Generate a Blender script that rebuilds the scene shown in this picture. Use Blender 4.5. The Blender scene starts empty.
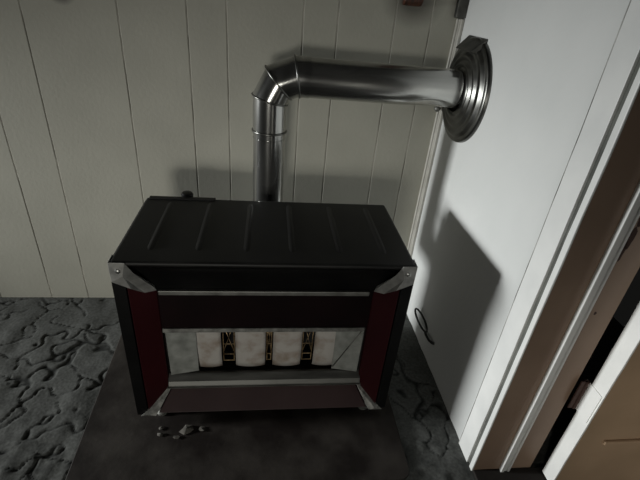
import bpy, bmesh, math, random
from mathutils import Vector, Matrix, noise
random.seed(7)
C = bpy.context.scene.collection
S = bpy.context.scene

# ------------------------------------------------------------------ materials
def mat(name, col, rough=.6, metal=0., spec=.5, coat=0.):
    m = bpy.data.materials.new(name); m.use_nodes = True
    b = m.node_tree.nodes['Principled BSDF']
    b.inputs['Base Color'].default_value = (*col, 1); b.inputs['Roughness'].default_value = rough
    b.inputs['Metallic'].default_value = metal; b.inputs['Specular IOR Level'].default_value = spec
    b.inputs['Coat Weight'].default_value = coat
    return m
def N(m, t, **kw):
    n = m.node_tree.nodes.new(t)
    for k, v in kw.items():
        if k in n.inputs: n.inputs[k].default_value = v
        else: setattr(n, k, v)
    return n
def L(m, a, b): m.node_tree.links.new(a, b)
def bsdf(m): return m.node_tree.nodes['Principled BSDF']
def mottle(m, c1, c2, scale=8, lo=.35, hi=.65, detail=6, bump=0., bscale=60, rough=None, stretch=None):
    """blend two colours by noise; optional bump and roughness variation"""
    tc = N(m, 'ShaderNodeTexCoord'); src = tc.outputs['Object']
    if stretch:
        mp = N(m, 'ShaderNodeMapping'); mp.inputs['Scale'].default_value = stretch
        L(m, src, mp.inputs['Vector']); src = mp.outputs['Vector']
    n = N(m, 'ShaderNodeTexNoise', Scale=scale, Detail=detail); L(m, src, n.inputs['Vector'])
    r = N(m, 'ShaderNodeValToRGB'); r.color_ramp.elements[0].position = lo; r.color_ramp.elements[1].position = hi
    r.color_ramp.elements[0].color = (*c1, 1); r.color_ramp.elements[1].color = (*c2, 1)
    L(m, n.outputs['Fac'], r.inputs['Fac']); L(m, r.outputs['Color'], bsdf(m).inputs['Base Color'])
    if rough:
        mr = N(m, 'ShaderNodeMapRange'); mr.inputs['To Min'].default_value = rough[0]; mr.inputs['To Max'].default_value = rough[1]
        L(m, n.outputs['Fac'], mr.inputs['Value']); L(m, mr.outputs['Result'], bsdf(m).inputs['Roughness'])
    if bump:
        n2 = N(m, 'ShaderNodeTexNoise', Scale=bscale, Detail=4); L(m, src, n2.inputs['Vector'])
        bp = N(m, 'ShaderNodeBump', Strength=bump, Distance=.004); L(m, n2.outputs['Fac'], bp.inputs['Height'])
        L(m, bp.outputs['Normal'], bsdf(m).inputs['Normal'])
    return m
M = {}
M['panel'] = mottle(mat('panelling_paint', (.4, .39, .35), .55), (.40, .394, .338), (.45, .444, .382), 5, .3, .7, bump=.12, bscale=90)
M['groove'] = mottle(mat('groove_paint', (.3, .29, .25), .7), (.2, .19, .16), (.6, .58, .52), 7, .4, .62)
M['plaster'] = mottle(mat('wall_paint', (.66, .67, .66), .55), (.63, .645, .635), (.69, .70, .69), 4, .3, .7, bump=.15, bscale=70)
M['trim'] = mottle(mat('trim_paint', (.72, .73, .72), .45), (.68, .69, .68), (.78, .785, .77), 7, .35, .65, bump=.1, bscale=50)
M['trimgrey'] = mottle(mat('groove_grime', (.1, .1, .09), .8), (.075, .078, .07), (.13, .135, .12), 20)
M['caulk'] = mottle(mat('old_caulk', (.3, .3, .28), .8), (.14, .14, .13), (.5, .5, .48), 16, .35, .65)
M['bead'] = mottle(mat('corner_bead_paint', (.5, .49, .45), .5), (.36, .35, .31), (.5, .49, .45), 12)
M['brown'] = mottle(mat('brown_paint', (.12, .075, .055), .5), (.245, .168, .12), (.30, .21, .152), 6)
M['doorbrown'] = mottle(mat('brown_paint_lightened', (.34, .24, .15), .5), (.33, .235, .152), (.40, .285, .19), 6)  # same brown as the jamb, lightened in place of light on the door
M['chip'] = mat('worn_wood', (.045, .02, .014), .8)
M['blackmaroon'] = mottle(mat('dark_maroon_enamel', (.01, .004, .005), .35, spec=.2), (.004, .0018, .002), (.008, .003, .0035), 6)
M['dark'] = mat('dark_gap', (.012, .009, .007), .9)
M['black'] = mottle(mat('black_enamel', (.008, .008, .008), .35, spec=.2), (.003, .003, .0032), (.007, .007, .007), 9, .35, .7, rough=(.25, .4))
M['cabinet'] = mottle(mat('sooty_black_enamel', (.004, .004, .004), .5, spec=.12), (.003, .003, .003), (.006, .006, .006), 9, .35, .7, rough=(.4, .6))
M['blacktop'] = mottle(mat('dusty_black_enamel', (.02, .02, .02), .5, spec=.3), (.004, .004, .0042), (.020, .0195, .0185), 7, .32, .72, rough=(.42, .62))
M['maroon'] = mottle(mat('maroon_enamel', (.06, .006, .01), .32, spec=.35), (.020, .002, .0035), (.036, .0045, .0065), 5, .3, .7, rough=(.25, .45))
M['skirt'] = mottle(mat('worn_maroon_enamel', (.06, .03, .03), .5, spec=.3), (.030, .0145, .0155), (.048, .027, .027), 7, .3, .7)
M['chrome'] = mottle(mat('tarnished_chrome', (.5, .5, .48), .34, 1), (.26, .26, .25), (.5, .5, .485), 40, .3, .7, rough=(.25, .5))
M['steel'] = mottle(mat('dull_steel', (.3, .3, .28), .5, .8), (.13, .13, .12), (.24, .24, .225), 26, .3, .7, rough=(.4, .65), stretch=(1, 3, 1))
M['tray'] = mottle(mat('dusty_tray_steel', (.2, .2, .19), .55, .7), (.07, .07, .065), (.17, .17, .16), 18, .3, .7, rough=(.4, .65), stretch=(.4, 3, 1))
M['dimsteel'] = mottle(mat('sooty_steel', (.1, .1, .09), .6, .5), (.05, .05, .045), (.15, .15, .14), 40)
M['bracket'] = mottle(mat('scuffed_bracket_metal', (.3, .3, .29), .45, .55), (.24, .24, .23), (.42, .42, .405), 45, .3, .7, rough=(.35, .55))
M['lowbracket'] = mottle(mat('grimy_bracket_metal', (.15, .15, .14), .5, .4), (.07, .07, .065), (.25, .25, .235), 60, .35, .65)
M['sheet'] = mottle(mat('heat_stained_sheet', (.2, .21, .19), .6, .35), (.19, .2, .185), (.33, .34, .32), 38, .3, .7, rough=(.45, .7))
M['pipe'] = mottle(mat('stovepipe_metal', (.3, .3, .29), .22, .94), (.26, .26, .25), (.56, .56, .545), 22, .3, .7, rough=(.11, .24), stretch=(1, 1, .12))
M['flatpipe'] = mottle(mat('dull_stovepipe_metal', (.3, .3, .29), .25, .93), (.33, .33, .32), (.6, .6, .58), 22, .3, .7, rough=(.12, .24), stretch=(.12, 1, 1))
M['collar'] = mottle(mat('collar_metal', (.2, .2, .19), .3, 1), (.10, .10, .095), (.19, .19, .18), 22, .3, .7, rough=(.24, .4))
M['seam'] = mat('pipe_seam_metal', (.22, .22, .21), .3, 1)
M['tab'] = mottle(mat('dark_tab_metal', (.12, .12, .11), .5, .8), (.06, .06, .055), (.12, .12, .11), 30)
M['ceramic'] = mottle(mat('radiant_ceramic', (.7, .68, .64), .7), (.24, .185, .14), (.42, .40, .375), 20, .3, .55, bump=.1)
M['gold'] = mottle(mat('scorched_lattice', (.5, .36, .16), .45, .5), (.10, .06, .03), (.42, .3, .16), 60, .35, .6)
M['soot'] = mat('soot_black', (.006, .006, .006), .8)
M['rubber'] = mat('black_cable', (.012, .013, .012), .5)
M['redbrown'] = mottle(mat('red_brown_wood', (.12, .04, .02), .45), (.02, .009, .006), (.09, .03, .014), 30, stretch=(4, 1, 1))
M['flake'] = mottle(mat('pale_flake', (.5, .48, .42), .7), (.05, .047, .04), (.13, .12, .105), 60)
M['mat'] = mottle(mat('hearth_board', (.04, .032, .028), .6, spec=.3), (.012, .0085, .007), (.042, .036, .031), 9, .38, .64, bump=.25, bscale=40, rough=(.5, .75))

# back wall: soft shadows painted into the board colour, high on the wall
def shade_spot(m, cx, cz, rx, rz, col):
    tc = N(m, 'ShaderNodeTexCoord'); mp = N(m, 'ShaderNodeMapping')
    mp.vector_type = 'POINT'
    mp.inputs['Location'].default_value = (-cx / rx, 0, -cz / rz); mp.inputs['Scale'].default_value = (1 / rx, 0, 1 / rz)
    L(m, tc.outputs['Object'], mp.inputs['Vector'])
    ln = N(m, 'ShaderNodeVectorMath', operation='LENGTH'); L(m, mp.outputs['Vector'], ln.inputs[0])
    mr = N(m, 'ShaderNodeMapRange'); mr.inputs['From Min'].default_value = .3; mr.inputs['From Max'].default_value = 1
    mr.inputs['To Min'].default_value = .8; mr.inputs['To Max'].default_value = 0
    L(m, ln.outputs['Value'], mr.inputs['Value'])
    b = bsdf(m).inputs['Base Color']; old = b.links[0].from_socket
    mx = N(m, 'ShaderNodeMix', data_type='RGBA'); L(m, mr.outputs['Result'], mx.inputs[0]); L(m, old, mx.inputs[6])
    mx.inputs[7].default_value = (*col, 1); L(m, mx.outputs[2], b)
shade_spot(M['panel'], -.155, 1.085, .10, .075, (.06, .055, .045))  # painted shadow halo round the wooden bracket
shade_spot(M['panel'], -1.128, 1.022, .035, .025, (.06, .055, .05))  # smaller painted shadow further left

# carpet: sculpted scroll pattern (colour turns darker along the cut lines)
def carpet():
    m = mat('sculpted_carpet', (.07, .075, .072), .95, spec=.1)
    tc = N(m, 'ShaderNodeTexCoord')
    at = N(m, 'ShaderNodeAttribute', attribute_name='cut')
    n = N(m, 'ShaderNodeTexNoise', Scale=120, Detail=3); L(m, tc.outputs['Object'], n.inputs['Vector'])
    r = N(m, 'ShaderNodeValToRGB'); r.color_ramp.elements[0].color = (.078, .080, .076, 1); r.color_ramp.elements[1].color = (.13, .134, .128, 1)
    r.color_ramp.elements[0].position = .3; r.color_ramp.elements[1].position = .72
    L(m, n.outputs['Fac'], r.inputs['Fac'])
    mx = N(m, 'ShaderNodeMix', data_type='RGBA'); L(m, at.outputs['Fac'], mx.inputs[0]); L(m, r.outputs['Color'], mx.inputs[6])
    mx.inputs[7].default_value = (.012, .013, .013, 1); L(m, mx.outputs[2], bsdf(m).inputs['Base Color'])
    bp = N(m, 'ShaderNodeBump', Strength=.3, Distance=.003); L(m, n.outputs['Fac'], bp.inputs['Height'])
    L(m, bp.outputs['Normal'], bsdf(m).inputs['Normal'])
    return m
M['carpet'] = carpet()

# ------------------------------------------------------------------ mesh helpers
def obj(name, bm, m, parent=None, smooth=None, bevel=0, seg=2):
    me = bpy.data.meshes.new(name)
    bmesh.ops.recalc_face_normals(bm, faces=bm.faces[:])
    bm.to_mesh(me); bm.free()
    me.materials.append(m)
    o = bpy.data.objects.new(name, me); C.objects.link(o)
    if parent: o.parent = parent
    if bevel:
        b = o.modifiers.new('bevel', 'BEVEL'); b.width = bevel; b.segments = seg; b.limit_method = 'ANGLE'; b.angle_limit = math.radians(40)
    if smooth:
        for p in me.polygons: p.use_smooth = True
        if smooth is not True: me.set_sharp_from_angle(angle=math.radians(smooth))
    return o
def box(bm, x0, x1, y0, y1, z0, z1):
    v = [bm.verts.new(p) for p in ((x0, y0, z0), (x1, y0, z0), (x1, y1, z0), (x0, y1, z0), (x0, y0, z1), (x1, y0, z1), (x1, y1, z1), (x0, y1, z1))]
    for f in ((0, 1, 2, 3), (4, 5, 6, 7), (0, 1, 5, 4), (1, 2, 6, 5), (2, 3, 7, 6), (3, 0, 4, 7)): bm.faces.new([v[i] for i in f])
    return bm
def boxo(name, a, m, parent=None, bevel=0, **k): return obj(name, box(bmesh.new(), *a), m, parent, bevel=bevel, **k)
def hexa(front, back):
    """closed solid between two matching outlines"""
    bm = bmesh.new(); a = [bm.verts.new(p) for p in front]; b = [bm.verts.new(p) for p in back]; n = len(a)
    bm.faces.new(a); bm.faces.new(b[::-1])
    for i in range(n): bm.faces.new((a[i], a[(i + 1) % n], b[(i + 1) % n], b[i]))
    return bm
def prism(poly, x0, x1):
    """(y, z) outline pushed along x"""
    return hexa([(x0, y, z) for y, z in poly], [(x1, y, z) for y, z in poly])
def lathe(bm, prof, org, ax, n=48, closed=False):
    ax = Vector(ax).normalized(); org = Vector(org); s = ax.orthogonal().normalized(); t = ax.cross(s); rings = []
    for d, r in prof:
        rings.append([bm.verts.new(org + ax * d + (s * math.cos(2 * math.pi * i / n) + t * math.sin(2 * math.pi * i / n)) * r) for i in range(n)])
    for a, b in zip(rings, rings[1:]):
        for i in range(n): bm.faces.new((a[i], a[(i + 1) % n], b[(i + 1) % n], b[i]))
    if closed: bm.faces.new(rings[0]); bm.faces.new(rings[-1])
    return bm
def tube(bm, pts, r, n=8, cyc=False):
    pts = [Vector(p) for p in pts]; rings = []; up = None
    for i, p in enumerate(pts):
        if cyc: t = pts[(i + 1) % len(pts)] - pts[i - 1]
        else: t = pts[min(i + 1, len(pts) - 1)] - pts[max(i - 1, 0)]
        t.normalize()
        if up is None: up = t.orthogonal().normalized()
        up = (up - t * up.dot(t)).normalized(); w = t.cross(up)
        rings.append([bm.verts.new(p + (up * math.cos(2 * math.pi * k / n) + w * math.sin(2 * math.pi * k / n)) * r) for k in range(n)])
    pairs = list(zip(rings, rings[1:])) + ([(rings[-1], rings[0])] if cyc else [])
    for a, b in pairs:
        for k in range(n): bm.faces.new((a[k], a[(k + 1) % n], b[(k + 1) % n], b[k]))
    if not cyc: bm.faces.new(rings[0][::-1]); bm.faces.new(rings[-1])
    return bm
def thing(name, label, cat, loc):
    o = bpy.data.objects.new(name, None); C.objects.link(o); o.location = loc; o['label'] = label; o['category'] = cat
    bpy.context.view_layer.update(); return o
def tag(o, label, cat, group=None):
    o['label'] = label; o['category'] = cat
    if group: o['group'] = group
    return o
def struct(o): o['kind'] = 'structure'; return o
def local(o, bm):                                    # meshes are written in room metres; children sit under their thing
    bmesh.ops.translate(bm, verts=bm.verts[:], vec=-Vector(o.location)); return bm

# ------------------------------------------------------------------ setting
# floor: finely cut carpet in the part one can see, plain further out
def scroll(x, y):
    p = Vector((x * 6.5, y * 6.5, 0))
    w = Vector((noise.noise(p * .9 + Vector((3, 1, 7))), noise.noise(p * .9 + Vector((9, 4, 2))), 0)) * 1.3
    w += Vector((noise.noise(p * 3.1 + Vector((1, 8, 5))), noise.noise(p * 3.1 + Vector((6, 2, 9))), 0)) * .42
    q = p * 1.15 + w
    d, _ = noise.voronoi(q)
    e = d[1] - d[0]
    gate = noise.noise(q * .8 + Vector((31, 7, 1)))
    return max(0, 1 - e / .058) * max(0, min(1, (gate + .22) * 7))
def rough_patch(x, y):
    return max(0, min(1, (-.45 - y) * 4)) * max(0, min(1, (x + 1.75) * 4))
bm = bmesh.new(); step = .0046
xs = [-6.0, -3.0] + [-1.75 + i * step for i in range(int(1.78 / step) + 1)] + [.9]
ys = [-5.0, -2.2] + [-1.05 + i * step for i in range(int(1.06 / step) + 1)] + [.05]
cut = bm.verts.layers.float.new('cut'); grid = []
for x in xs:
    col = []
    for y in ys:
        c = z = 0
        if -1.76 < x < .03 and -1.06 < y < .02:
            hidden = -1.04 < x < -.2 and y > -.72
            if not hidden:
                c = scroll(x, y); sw = noise.noise(Vector((x * 13, y * 13, 4)))
                z = -.0042 * min(1, c * 1.3) + .0042 * sw + .0012 * noise.noise(Vector((x * 28, y * 28, 1)))
                k = rough_patch(x, y)
                z += k * .004 * noise.noise(Vector((x * 30, y * 30, 8))); c = min(1, c + k * max(0, .9 * noise.noise(Vector((x * 34, y * 34, 2)))))
                z = min(z, .0033); z *= min(1, abs(y) / .02)
        v = bm.verts.new((x, y, z)); v[cut] = c * .85; col.append(v)
    grid.append(col)
for i in range(len(xs) - 1):
    for j in range(len(ys) - 1): bm.faces.new((grid[i][j], grid[i + 1][j], grid[i + 1][j + 1], grid[i][j + 1]))
struct(obj('floor', bm, M['carpet'], smooth=True))

# back wall: painted board panelling with V grooves of uneven spacing
gx = [-2.9, -2.72, -2.45, -2.18, -1.94, -1.76, -1.55, -1.37, -1.2396, -.9891, -.8029, -.6927, -.475, -.374, -.205, -.095]
bm = bmesh.new(); bmg = bmesh.new(); edge = [-6.0] + gx + [.12]; g = .0016
for a, b in zip(edge, edge[1:]): box(bm, a + g, b - g, 0, .05, -.02, 2.45)
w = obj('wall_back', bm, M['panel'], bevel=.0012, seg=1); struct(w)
for x in gx: box(bmg, x - g, x + g, .0014, .04, -.02, 2.45)
gr = obj('groove', bmg, M['groove'], w); gr['kind'] = 'structure'

# right wall with a doorway
bm = bmesh.new(); box(bm, 0, .12, -.735, .05, -.02, 2.45); box(bm, 0, .12, -1.75, -.735, 2.06, 2.45); box(bm, 0, .12, -5, -1.66, -.02, 2.45)
struct(obj('wall_right', bm, M['plaster']))
# casing board, grimy reveal and the white edge of the frame
def wob(y, z, s): return y + .0016 * noise.noise(Vector((z * 5, s, 0))) + .0008 * noise.noise(Vector((z * 23, s, 1)))
def strip(y0, y1, x0, x1, z0, z1, s=0, n=40):
    bm = bmesh.new(); rows = []
    for i in range(n + 1):
        z = z0 + (z1 - z0) * i / n; a = wob(y0, z, s); b = wob(y1, z, s + 5)
        rows.append([bm.verts.new(p) for p in ((x0, a, z), (x1, a, z), (x1, b, z), (x0, b, z))])
    for p, q in zip(rows, rows[1:]):
        for k in range(4): bm.faces.new((p[k], p[(k + 1) % 4], q[(k + 1) % 4], q[k]))
    bm.faces.new(rows[0]); bm.faces.new(rows[-1]); return bm
struct(obj('trim_1', strip(-.724, -.667, -.007, .0, 0, 2.12, 1), M['trim'], bevel=.0012))
struct(obj('trim_8', strip(-.6674, -.6660, -.0075, .0, 0, 2.12, 1), M['caulk']))
struct(obj('trim_2', strip(-.7355, -.7242, -.001, .03, 0, 2.07, 3), M['trimgrey']))
jw = .0
jamb = bmesh.new(); box(jamb, .0, .166, -.7495, -.7355, 0, 2.06)
o = struct(obj('trim_3', jamb, M['brown']))
o2 = obj('white_edge', strip(-.7500, -.7352, -.005, .0005, 0, 2.06, 6), M['trim'], o, bevel=.002); o2['kind'] = 'structure'
# ribbed weather stop on the jamb
sb = bmesh.new()
for k, (a, b, d) in enumerate(((.074, .0835, .011), (.0855, .0925, .008), (.094, .0995, .010))): box(sb, a, b, -.7495 - d, -.749, .004, 2.04)
box(sb, .074, .0995, -.7515, -.749, .004, 2.04)
struct(obj('trim_4', sb, M['trim'], bevel=.0018, seg=2))
# worn patches and a nail hole in the brown paint of the jamb (own outlines)
def blob(cx, cz, rx, rz, seed, y=-.7497):
    bm = bmesh.new(); v = []
    for i in range(22):
        a = 2 * math.pi * i / 22; k = 1 + .45 * noise.noise(Vector((math.cos(a) * 1.5, math.sin(a) * 1.5, seed)))
        v.append((cx + rx * k * math.cos(a), cz + rz * k * math.sin(a)))
    return hexa([(x, y - .0004, z) for x, z in v], [(x, y + .001, z) for x, z in v])
for cx, cz, rx, rz, sd in ((.113, .735, .009, .022, 3), (.121, .775, .011, .02, 9), (.121, .55, .003, .004, 5), (.112, .70, .003, .02, 2)):
    q = obj('worn_patch', blob(cx, cz, rx, rz, sd), M['chip'], o); q['kind'] = 'structure'
# corner bead between the two walls
bm = bmesh.new(); box(bm, -.020, -.001, -.010, 0, 0, 1.052); box(bm, -.010, .0, -.020, -.0005, 0, 1.052); box(bm, -.0135, -.0, -.0135, -.0, 0, 1.052)
struct(obj('trim_5', bm, M['bead'], bevel=.003))
bm = bmesh.new(); box(bm, -.030, -.001, -.022, 0, 1.053, 2.45)
struct(obj('trim_6', bm, M['tab'], bevel=.003))
# outer wall of the doorway's far side: dark threshold
struct(boxo('trim_7', (-.0, .30, -1.66, -.7495, -.02, .006), M['dark'], bevel=.002))

# open door: hinged on the jamb, swung outward, its unpainted white hinge edge towards the room
door = thing('door_1', 'x', 'door', (.192, -.785, .012)); del door['label']; del door['category']; door['kind'] = 'structure'
def dl(bm): return local(door, bm)
d = obj('door_leaf', dl(box(bmesh.new(), .1935, 1.0, -.806, -.766, .012, 2.03)), M['doorbrown'], door, bevel=.001)
d = obj('edge_strip', dl(strip(-.8065, -.7655, .189, .194, .012, 2.03, 11, 60)), M['trim'], door, bevel=.001)
for z0, z1 in ((.188, .200), (.85, .862)):
    obj('panel_molding', dl(box(bmesh.new(), .258, .95, -.814, -.805, z0, z1)), M['doorbrown'], door, bevel=.003)
h = bmesh.new(); lathe(h, [(0, .0055), (.09, .0055)], (.181, -.7600, .265), (0, 0, 1), 14, True); box(h, .166, .181, -.762, -.7585, .265, .355)
obj('hinge', dl(h), M['chip'], door, smooth=40)
obj('hinge_leaf', dl(box(bmesh.new(), .1865, .1895, -.803, -.751, .262, .352)), M['trim'], door, bevel=.001)

# ------------------------------------------------------------------ hearth board
bm = bmesh.new(); x0, x1, y0, y1, r, t = -1.066, -.176, -.768, -.012, .03, .005
pts = []
for cx, cy, a0 in ((x0 + r, y0 + r, 180), (x1 - r, y0 + r, 270), (x1 - r, y1 - r, 0), (x0 + r, y1 - r, 90)):
    for k in range(9):
        a = math.radians(a0 + k * 90 / 8); px, py_ = cx + r * math.cos(a), cy + r * math.sin(a)
        if px < -.6: px += .024 * (-py_ / .76)              # the board's left edge runs slightly askew
        pts.append((px, py_))
bm = hexa([(x, y, .0035) for x, y in pts], [(x, y, .0035 + t) for x, y in pts])
tag(obj('hearth_board', bm, M['mat'], bevel=.0025), 'dark brown scuffed floor board lying under the gas heater', 'floor board')
ZB = .0085

# ------------------------------------------------------------------ gas heater
XC = -.5595
heater = thing('gas_heater', 'old black and maroon gas room heater standing on the floor board', 'heater', (XC, -.405, ZB))
def hp(name, bm, m, parent=None, **k):
    o = obj(name, local(heater, bm), m, parent or heater, **k); return o
YF, YR, YB = -.571, -.524, -.240
ZT, ZM = .546, .042
W, WI = .343, .268
ZIT, ZIB = .431, .094          # inner frame top / bottom
# cabinet shell: rounded front posts, sides, back and bottom
WS = .353
def shell():
    bm = bmesh.new(); out = []
    rr = .012
    for k in range(7):
        a = math.radians(270 - k * 90 / 6)           # left front corner, front to side
        out.append((-WS + rr + rr * math.cos(a), YF + rr + rr * math.sin(a)))
    out += [(-WS, YB + .01), (-WS + .01, YB)]
    inn = [(-WS + .004 + .02, YF + .018)] * 1
    left = out
    full = left + [(-x, y) for x, y in left[::-1]]    # open at the front between the posts
    inner = [(-WS + rr, YF + .006), (-WS + .02, YF + .03), (-WS + .006, YB + .014), (-WS + .014, YB + .006)]
    a = [(XC + x, y) for x, y in full]
    b = [(XC + x * .975, YF + .012 + (y - YF) * .94) for x, y in full]
    lo = [[bm.verts.new((x, y, z)) for x, y in p] for p, z in ((a, ZM), (a, ZT - .014), (b, ZT - .014), (b, ZM))]
    for p, q in ((0, 1), (1, 2), (2, 3), (3, 0)):
        for i in range(len(a) - 1): bm.faces.new((lo[p][i], lo[p][i + 1], lo[q][i + 1], lo[q][i]))
    for i in (0, -1): bm.faces.new([lo[k][i] for k in range(4)])
    for s in (-1, 1): box(bm, min(XC + s * (WS - .004), XC + s * (WS - .032)), max(XC + s * (WS - .004), XC + s * (WS - .032)), YF, YF + .012, ZM, ZT - .014)
    box(bm, XC - W + .012, XC + WS - .012, YR - .03, YB - .006, ZM + .002, ZM + .012)
    return bm
hp('cabinet', shell(), M['cabinet'], smooth=35)
# top plate with raised louvre ribs
tp = hp('top_panel', box(bmesh.new(), XC - W - .003, XC + W + .003, YF - .003, YB + .002, ZT - .013, ZT), M['blacktop'], bevel=.006, seg=3)
for x in (-.832, -.7245, -.6135, -.5055, -.390, -.281):
    rb = bmesh.new(); prof = [(-.009, 0), (-.003, .003), (.003, .003), (.009, 0)]
    ends = ((YB - .028, .4), (YB - .040, 1), (YF + .062, 1), (YF + .050, .3))
    rows = [[rb.verts.new((x + dx * (.5 + .5 * k), y, ZT - .0005 + dz * k)) for dx, dz in prof] for y, k in ends]
    for p, q in zip(rows, rows[1:]):
        for i in range(3): rb.faces.new((p[i], p[i + 1], q[i + 1], q[i]))
    for r_ in (rows[0], rows[-1]): rb.faces.new(r_)
    for p, q in zip(rows, rows[1:]): rb.faces.new((p[0], q[0], q[3], p[3]))
    hp('louver_rib', rb, M['blacktop'], tp, smooth=50)
hp('rear_rail', box(bmesh.new(), XC - W + .006, XC - .155, YB - .012, YB + .003, ZT - .001, ZT + .004), M['blacktop'], tp, bevel=.0015)
# concave black crown between the corner brackets
cr = []
for i in range(9):
    t = i / 8; y = YF + .002 + (YR - YF - .002) * (t ** .72); z = ZT - .014 + (ZIT - ZT + .014) * (t ** 1.25); cr.append((y, z, t))
def trap(t, tuck=.0): return W - .018 - (W - .018 - WI) * t
bm = bmesh.new(); rows = []
for y, z, t in cr:
    h_ = trap(t); rows.append([bm.verts.new((XC - h_, y, z)), bm.verts.new((XC + h_, y, z)), bm.verts.new((XC + h_, y + .03, z + .004)), bm.verts.new((XC - h_, y + .03, z + .004))])
for p, q in zip(rows, rows[1:]):
    for k in range(4): bm.faces.new((p[k], p[(k + 1) % 4], q[(k + 1) % 4], q[k]))
bm.faces.new(rows[0]); bm.faces.new(rows[-1])
hp('crown_panel', bm, M['black'], smooth=40)
# maroon side posts sloping in to the recessed front
for s in (-1, 1):
    f = [(XC + s * (WS - .034), YF + .001, ZT - .03), (XC + s * (WS - .034), YF + .001, ZM + .004), (XC + s * WI, YR, ZIB - .004), (XC + s * WI, YR, ZIT + .002)]
    b = [(x, y + .03, z) for x, y, z in f]
    hp('side_post', hexa(f, b), M['maroon'], bevel=.003)
# worn skirt below the tray
f = [(XC - W + .05, YF, ZM + .004), (XC + W - .05, YF, ZM + .004), (XC + WI - .006, YR, ZIB), (XC - WI + .006, YR, ZIB)]
hp('skirt_panel', hexa(f, [(x, y + .012, z - .006) for x, y, z in f]), M['skirt'], bevel=.002)
# recessed front panel, chrome strip and the firebox
hp('front_panel', box(bmesh.new(), XC - WI, XC + WI, YR, YR + .012, .311, ZIT + .004), M['blackmaroon'], bevel=.001)
hp('chrome_strip', box(bmesh.new(), XC - WI + .004, XC + WI - .012, YR - .009, YR + .002, ZIT - .007, ZIT + .006), M['steel'], bevel=.002)
OX, OT, OB = .266, .310, .137
fb = bmesh.new(); D = YR + .13
box(fb, XC - OX - .01, XC + OX + .01, D, D + .008, OB - .05, OT + .02)
box(fb, XC - OX - .01, XC + OX + .01, YR + .012, D, OT + .012, OT + .02)
box(fb, XC - OX - .01, XC + OX + .01, YR + .002, D, OB - .05, OB - .042)
for s in (-1, 1): box(fb, min(XC + s * OX, XC + s * (OX + .01)), max(XC + s * OX, XC + s * (OX + .01)), YR + .012, D, OB - .05, OT + .02)
hp('firebox', fb, M['soot'])
hp('upper_lip', prism([(YR - .008, OT - .006), (YR - .004, OT + .004), (YR + .012, OT + .004), (YR + .012, OT - .004)], XC - OX, XC + OX - .006), M['dimsteel'], bevel=.001)
for s in (-1, 1):
    a, b = XC + s * (OX - .004), XC + s * (OX - .078)
    f = [(a, YR + .002, OT - .004), (a - s * .002, YR + .002, OB + .004), (b, YR + .016, OB + .004), (b, YR + .016, OT - .004)]
    sp = hp('side_baffle', hexa(f, [(x + s * .002, y + .004, z) for x, y, z in f]), M['sheet'])
    if s > 0:
        n0 = Vector((a - .004, YR + .003, OT - .010)); n1 = Vector((b + .002, YR + .015, OB + .012))
        hp('crease', tube(bmesh.new(), [n0, n0.lerp(n1, .5), n1], .0018, 6), M['steel'], sp, smooth=True)
# tray below the radiants
hp('tray', prism([(YR + .020, .137), (YR + .010, .140), (YR - .008, .125), (YR - .014, .112), (YR - .012, .107), (YR + .0, .107), (YR + .018, .131)], XC - OX - .003, XC + OX + .006), M['tray'], bevel=.0025)
tl = hp('tray_rim', prism([(YR - .016, .1095), (YR - .012, .1105), (YR - .010, .1065), (YR - .0155, .106)], XC - OX - .005, XC + OX + .008), M['steel'])
# four ceramic radiants with openwork lattice between
RX = [(-.756, -.684), (-.646, -.564), (-.543, -.463), (-.428, -.355)]
YQ = YR + .022
for i, (a, b) in enumerate(RX):
    bm = bmesh.new(); rows = []; n = 8
    for k in range(n + 1):
        u = k / n; x = a + (b - a) * u; bow = .006 * (1 - (2 * u - 1) ** 2); col = []
        for j in range(9):
            v = j / 8; z = OB + .004 + (OT - OB - .014) * v
            y = YQ - bow + .012 * (1 - v) ** 4
            if i == 3 and u < .55 and v > .9: z -= .012 * (1 - u / .55)
            col.append(bm.verts.new((x, y, z)))
        rows.append(col)
    for p, q in zip(rows, rows[1:]):
        for j in range(8): bm.faces.new((p[j], q[j], q[j + 1], p[j + 1]))
    r_ = hp('radiant', bm, M['ceramic'], smooth=True)
    sm = r_.modifiers.new('thick', 'SOLIDIFY'); sm.thickness = .012; sm.offset = 1 if False else -1
for i in range(3):
    a, b = RX[i][1] + .001, RX[i + 1][0] - .001; y = YQ + .014; z0, z1 = OB + .022, OT - .012; h_ = (z1 - z0)
    bm = bmesh.new(); c = (a + b) / 2
    tube(bm, [(a + .003, y, z0), (a + .003, y, z1)], .0013, 6); tube(bm, [(b - .003, y, z0), (b - .003, y, z1)], .0013, 6)
    tube(bm, [(a + .004, y - .002, z1), (c, y - .002, z0 + h_ * .62), (b - .004, y - .002, z1)], .0017, 6)
    tube(bm, [(a + .004, y - .002, z0 + h_ * .28), (c, y - .002, z0 + h_ * .62), (b - .004, y - .002, z0 + h_ * .28)], .0017, 6)
    tube(bm, [(a + .004, y - .003, z0 + .004), (b - .004, y - .003, z0 + .004), (b - .004, y - .003, z0 + h_ * .2), (a + .004, y - .003, z0 + h_ * .2)], .0017, 6, cyc=True)
    for k in (.45, .8): tube(bm, [(a + .003, y, z0 + h_ * k), (b - .003, y, z0 + h_ * k)], .0012, 6)
    hp('lattice', bm, M['gold'], smooth=True)
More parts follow.
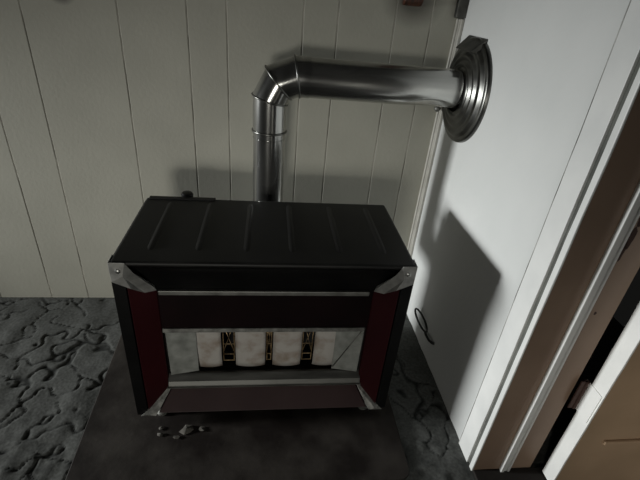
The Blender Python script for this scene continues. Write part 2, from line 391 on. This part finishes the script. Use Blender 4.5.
# chrome corner brackets over the mitres
for s in (-1, 1):
    def p(x, y, z): return (XC + s * x, y, z)
    bm = bmesh.new()
    A = p(W + .004, YF - .004, ZT - .001); Bq = p(W - .030, YF - .005, ZT - .001); D1 = p(W - .042, YF + .006, ZT - .035); E = p(WI + .004, YR - .004, ZIT + .022)
    F = p(WI - .001, YR - .005, ZIT + .006); G = p(WI + .022, YR - .020, ZIT + .010); H = p(W - .034, YF - .002, ZIT + .042); I = p(W + .004, YF - .003, ZIT + .062)
    Mi = p(W - .022, YF - .006, ZT - .036); Ni = p(WI + .002, YR - .010, ZIT + .018)
    J = p(W + .005, YF + .030, ZT - .001); K = p(W + .005, YF + .030, ZIT + .066)
    v = {k: bm.verts.new(q) for k, q in dict(A=A, B=Bq, D=D1, E=E, F=F, G=G, H=H, I=I, M=Mi, N=Ni, J=J, K=K).items()}
    for f in ('ABM', 'BDM', 'DENM', 'NEF', 'MNFG', 'MGH', 'MHI', 'AMI', 'AIKJ'): bm.faces.new([v[c] for c in f])
    cb = hp('corner_bracket', bm, M['bracket'])
    sm = cb.modifiers.new('thick', 'SOLIDIFY'); sm.thickness = .0022; sm.offset = 0
    bv = cb.modifiers.new('bevel', 'BEVEL'); bv.width = .0012; bv.segments = 2
    sc = bmesh.new(); lathe(sc, [(0, .0062), (.002, .006), (.0036, .004), (.004, .0005)], p(W - .014, YF - .0055, ZT - .022), (0, -1, 0), 14, True)
    hp('screw', sc, M['chrome'], cb, smooth=40)
for s in (-1, 1):
    def p(x, y, z): return (XC + s * x, y, z)
    bm = bmesh.new()
    v = [bm.verts.new(q) for q in (p(WI - .004, YR - .004, ZIB + .001), p(WI + .006, YR - .004, ZIB + .002), p(W - .014, YF - .003, ZM + .010), p(W - .004, YF - .004, ZM), p(W - .044, YF - .005, ZM), p(WI - .002, YR - .006, ZIB))]
    m_ = bm.verts.new(p(W - .026, YF - .006, ZM + .007))
    for f in ((0, 1, 2, m_), (m_, 2, 3), (m_, 3, 4), (m_, 4, 0)): bm.faces.new([v[i] if isinstance(i, int) else i for i in f])
    bm.verts.remove(v[5])
    cb = hp('lower_bracket', bm, M['lowbracket'])
    sm = cb.modifiers.new('thick', 'SOLIDIFY'); sm.thickness = .0025; sm.offset = 0
# feet
for sx in (-1, 1):
    for y in (YF + .035, YB - .03):
        ft = bmesh.new(); lathe(ft, [(0, .016), (.006, .0165), (.01, .010), (ZM - ZB + .002, .009)], (XC + sx * (W - .05), y, ZB), (0, 0, 1), 16, True)
        hp('foot', ft, M['steel'], smooth=40)
# control knob behind the top edge
kb = bmesh.new(); lathe(kb, [(-.06, .007), (.002, .007), (.002, .016), (.014, .0175), (.019, .014), (.021, .004)], (-.797, YB + .016, ZT - .008), (0, 0, 1), 20, True)
box(kb, -.803, -.791, YB, YB + .016, ZT - .055, ZT - .045)
hp('valve_knob', kb, M['black'], smooth=40)
# draft outlet at the back
ob = bmesh.new(); lathe(ob, [(0, .062), (.03, .062)], (-.5655, YB, .40), (0, 1, 0), 32, True)
hp('flue_outlet', ob, M['black'], smooth=40)

# ------------------------------------------------------------------ stove pipe
PY, PR = -.1425, .0468
pipe = thing('stove_pipe', 'shiny metal stove pipe rising behind heater and bending into the right wall', 'stove pipe', (-.5655, PY, .345))
def pp(name, bm, m, parent=None, **k): return obj(name, local(pipe, bm), m, parent or pipe, **k)
PRH = .0535
axis = [Vector((x, PY, z)) for x, z in ((-.5655, .345), (-.5655, .727), (-.5655, .815), (-.5425, .860), (-.493, .8795), (-.4585, .8790), (-.0335, .8755))]
def joint(i):
    if i == 0: n = axis[1] - axis[0]
    elif i == len(axis) - 1: n = axis[-1] - axis[-2]
    else: n = (axis[i + 1] - axis[i]).normalized() + (axis[i] - axis[i - 1]).normalized()
    return n.normalized()
NS = 64; side = Vector((0, 1, 0))
def ring(i, seg, r):
    """circle of the segment's own cylinder cut by the mitre plane of joint i"""
    t = (axis[seg + 1] - axis[seg]).normalized(); w = t.cross(side); n = joint(i); out = []
    for k in range(NS):
        a = 2 * math.pi * k / NS; p = axis[i] + (side * math.cos(a) + w * math.sin(a)) * r
        p -= t * ((p - axis[i]).dot(n) / t.dot(n)); out.append(p)
    return out
def dent(p):
    # a shallow crease on the underside near the wall, and slight hand-made waviness
    d = Vector((0, 0, 0)); c = Vector((-.105, PY - .03, .832)); q = p - c
    k = math.exp(-((q.x / .055) ** 2 + (q.y / .03) ** 2 + (q.z / .022) ** 2)); d += Vector((0, .5, .7)) * .010 * k
    n = noise.noise(Vector((p.x * 6, p.y * 14, p.z * 6))) * .0011
    return p + d + (Vector((0, p.y - PY, 0)) / PR) * n
names = ['vertical_pipe', 'elbow_gore', 'elbow_gore', 'elbow_gore', 'elbow_gore', 'horizontal_pipe']
for sgi in range(6):
    r = (PR, PR + .0014, PR + .0026, PRH - .0012, PRH + .0008, PRH)[sgi]
    a, b = ring(sgi, sgi, r), ring(sgi + 1, sgi, r); n = 40 if sgi in (0, 5) else 6
    bm = bmesh.new(); rows = [[bm.verts.new(dent(a[k].lerp(b[k], j / n))) for k in range(NS)] for j in range(n + 1)]
    for p_, q_ in zip(rows, rows[1:]):
        for k in range(NS): bm.faces.new((p_[k], p_[(k + 1) % NS], q_[(k + 1) % NS], q_[k]))
    po = pp(names[sgi], bm, M['flatpipe' if sgi == 5 else 'pipe'], smooth=True)
    if sgi in (1, 2, 3, 4):
        bm = bmesh.new(); tube(bm, ring(sgi, sgi, r + .0003), (.0034 if sgi == 1 else .0026), 8, cyc=True)
        pp('seam_bead', bm, M['seam'], po, smooth=True)
    if sgi == 0:
        for dz in (.020, .034):
            bm = bmesh.new(); tube(bm, [Vector((axis[1].x, PY, axis[1].z - dz)) + Vector((math.cos(2 * math.pi * k / NS), math.sin(2 * math.pi * k / NS), 0)) * PR for k in range(NS)], .0014, 6, cyc=True)
            if dz < .03: pp('seam_bead', bm, M['pipe'], po, smooth=True)
            else: bm.free()
bm = bmesh.new(); lathe(bm, [(0, .0515), (.048, .0515)], (-.5655, -.208, .40), (0, 1, 0), 40, True)
pp('outlet_stub', bm, M['pipe'], smooth=40)

# ------------------------------------------------------------------ wall collar
CY, CZ = -.145, .871
collar = thing('flue_collar', 'round ringed dark metal flue collar on the white wall around the pipe', 'flue collar', (0, CY, CZ))
prof = [(.0, .0575), (.03, .0575), (.033, .058), (.028, .061), (.027, .066), (.031, .070), (.0305, .076), (.024, .080), (.0235, .086), (.027, .090), (.0265, .096), (.020, .100), (.0185, .112), (.022, .117), (.021, .123), (.014, .128), (.012, .133), (.012, .141), (.008, .144), (.0, .145)]
bm = bmesh.new(); lathe(bm, [(d, r) for d, r in prof], (0, CY, CZ), (-1, 0, 0), 80)
dk = obj('disc', local(collar, bm), M['collar'], collar, smooth=55)
bm = bmesh.new()
P0 = [(-.012, -.085, .985), (-.010, -.205, .985), (-.046, -.195, .9875), (-.050, -.090, .9875)]
f = [(-.004, -.060, .978), (-.004, -.218, .972), (-.012, -.218, 1.004), (-.020, -.214, 1.022), (-.020, -.078, 1.022)]
tb = bmesh.new()
v = [tb.verts.new(q) for q in ((-.003, -.080, 1.016), (-.003, -.200, 1.016), (-.040, -.088, .980), (-.040, -.192, .980), (-.003, -.080, .972), (-.003, -.200, .972))]
for q in ((0, 1, 3, 2), (1, 5, 3), (0, 2, 4), (4, 5, 1, 0), (2, 3, 5, 4)): tb.faces.new([v[i] for i in q])
obj('bent_tab', local(collar, tb), M['tab'], collar, bevel=.002)
# small knob at the collar's lower edge on the corner bead
kb = bmesh.new(); lathe(kb, [(0, .004), (.012, .004), (.012, .009), (.02, .0095), (.024, .006), (.025, .001)], (-.016, -.014, .792), (-.75, -.66, 0), 16, True)
tag(obj('fixing_knob', kb, M['steel'], smooth=40), 'small round metal knob on the corner bead just below the pipe', 'knob')

# ------------------------------------------------------------------ odds and ends
# cable loop sticking out low on the white wall beside the heater
lp = thing('cable_loop', 'thin black cable loop low on the white wall beside the heater', 'cable', (-.01, -.23, .09))
pts = []
for k in range(28):
    a = 2 * math.pi * k / 28
    pts.append(Vector((-.016 - .008 * math.cos(a), -.262 + .048 * math.cos(a) , .110 + .008 * math.cos(a) + .021 * math.sin(a))))
obj('loop', local(lp, tube(bmesh.new(), pts, .0036, 8, cyc=True)), M['rubber'], lp, smooth=True)
obj('shadow_tail', local(lp, tube(bmesh.new(), [(-.014, -.309, .101), (-.012, -.32, .092), (-.010, -.345, .092), (-.006, -.365, .098), (-.002, -.37, .10)], .0045, 8)), M['rubber'], lp, smooth=True)  # dark strand standing in for the shadow below the loop
# red-brown bracket whose lower tip hangs into view
bm = bmesh.new()
pr_ = [(.001, 1.072), (-.014, 1.074), (-.026, 1.084), (-.034, 1.11), (-.030, 1.16), (-.055, 1.2), (-.07, 1.24), (.001, 1.24)]
bm = prism(pr_, -.192, -.136)
tag(obj('wooden_bracket', bm, M['redbrown'], bevel=.005, seg=3), 'red brown wooden bracket on panelled wall above the pipe, only its tip in view', 'bracket')
# pale flakes fallen in front of the heater
fl = ((-.846, -.592, .008, .004), (-.842, -.612, .009, .006), (-.775, -.600, .020, .010), (-.80, -.622, .010, .004), (-.735, -.600, .014, .004))
lab = ['pale paint flake on floor board at the heater left foot', 'small curled flake just in front of the heater left foot', 'largest pointed pale flake on floor board under the skirt', 'tiny pale flake nearest the camera, between foot and pointed flake', 'thin pale flake on floor board right of the pointed flake']
for k, (x, y, s_, h_) in enumerate(fl):
    bm = bmesh.new(); n = 7; v = []; rnd = random.Random(k + 3); c = bm.verts.new((x, y, ZB + h_))
    for i in range(n):
        a = 2 * math.pi * i / n; rr = s_ * rnd.uniform(.55, 1.15)
        v.append(bm.verts.new((x + rr * math.cos(a), y + rr * .75 * math.sin(a), ZB + rnd.uniform(.0012, .0035))))
    for i in range(n): bm.faces.new((c, v[i], v[(i + 1) % n]))
    o = obj('paint_flake', bm, M['flake']); sm = o.modifiers.new('thick', 'SOLIDIFY'); sm.thickness = .0012; sm.offset = 1
    tag(o, lab[k], 'paint flake', 'fallen flakes in front of the heater')

# ------------------------------------------------------------------ light, world, camera
def area(name, loc, to, sx, sy, power, col, spread=180):
    l = bpy.data.lights.new(name, 'AREA'); l.shape = 'RECTANGLE'; l.size = sx; l.size_y = sy; l.energy = power; l.color = col; l.spread = math.radians(spread)
    o = bpy.data.objects.new(name, l); C.objects.link(o); o.location = loc
    o.rotation_euler = (Vector(to) - Vector(loc)).to_track_quat('-Z', 'Y').to_euler(); return o
area('window_light_left', (-3.8, -.42, .68), (0, -.45, .24), .32, .36, 6.9, (.98, 1, .985), 40)
area('window_light_front', (-1.3, -4.3, .52), (-.75, 0, .28), .9, .55, 2.0, (1, .975, .89), 38)
area('door_fill_light', (-2.2, -3.6, 1.0), (.72, -.92, .26), .3, .3, 1.15, (1, .95, .85), 20)  # added light without a seen source, lifts the door and jamb
wd = bpy.data.worlds.new('World'); S.world = wd; wd.use_nodes = True
wd.node_tree.nodes['Background'].inputs[0].default_value = (1, .99, .93, 1); wd.node_tree.nodes['Background'].inputs[1].default_value = .006

cam = bpy.data.cameras.new('camera'); co = bpy.data.objects.new('camera', cam); C.objects.link(co)
cam.sensor_width = 36; cam.lens = 427.58 / 640 * 36; cam.clip_start = .02
rv = Vector((.9918, -.09824, .08174)); uv = Vector((-.02104, .50539, .86263)); fv = Vector((.12606, .85728, -.49918))
m4 = Matrix((rv, uv, -fv)).transposed().to_4x4(); m4.translation = (-.5695, -1.3859, 1.0848); co.matrix_world = m4
S.camera = co
S.view_settings.view_transform = 'Standard'; S.view_settings.look = 'None'; S.view_settings.exposure = 0; S.view_settings.gamma = 1
S.view_settings.use_curve_mapping = False
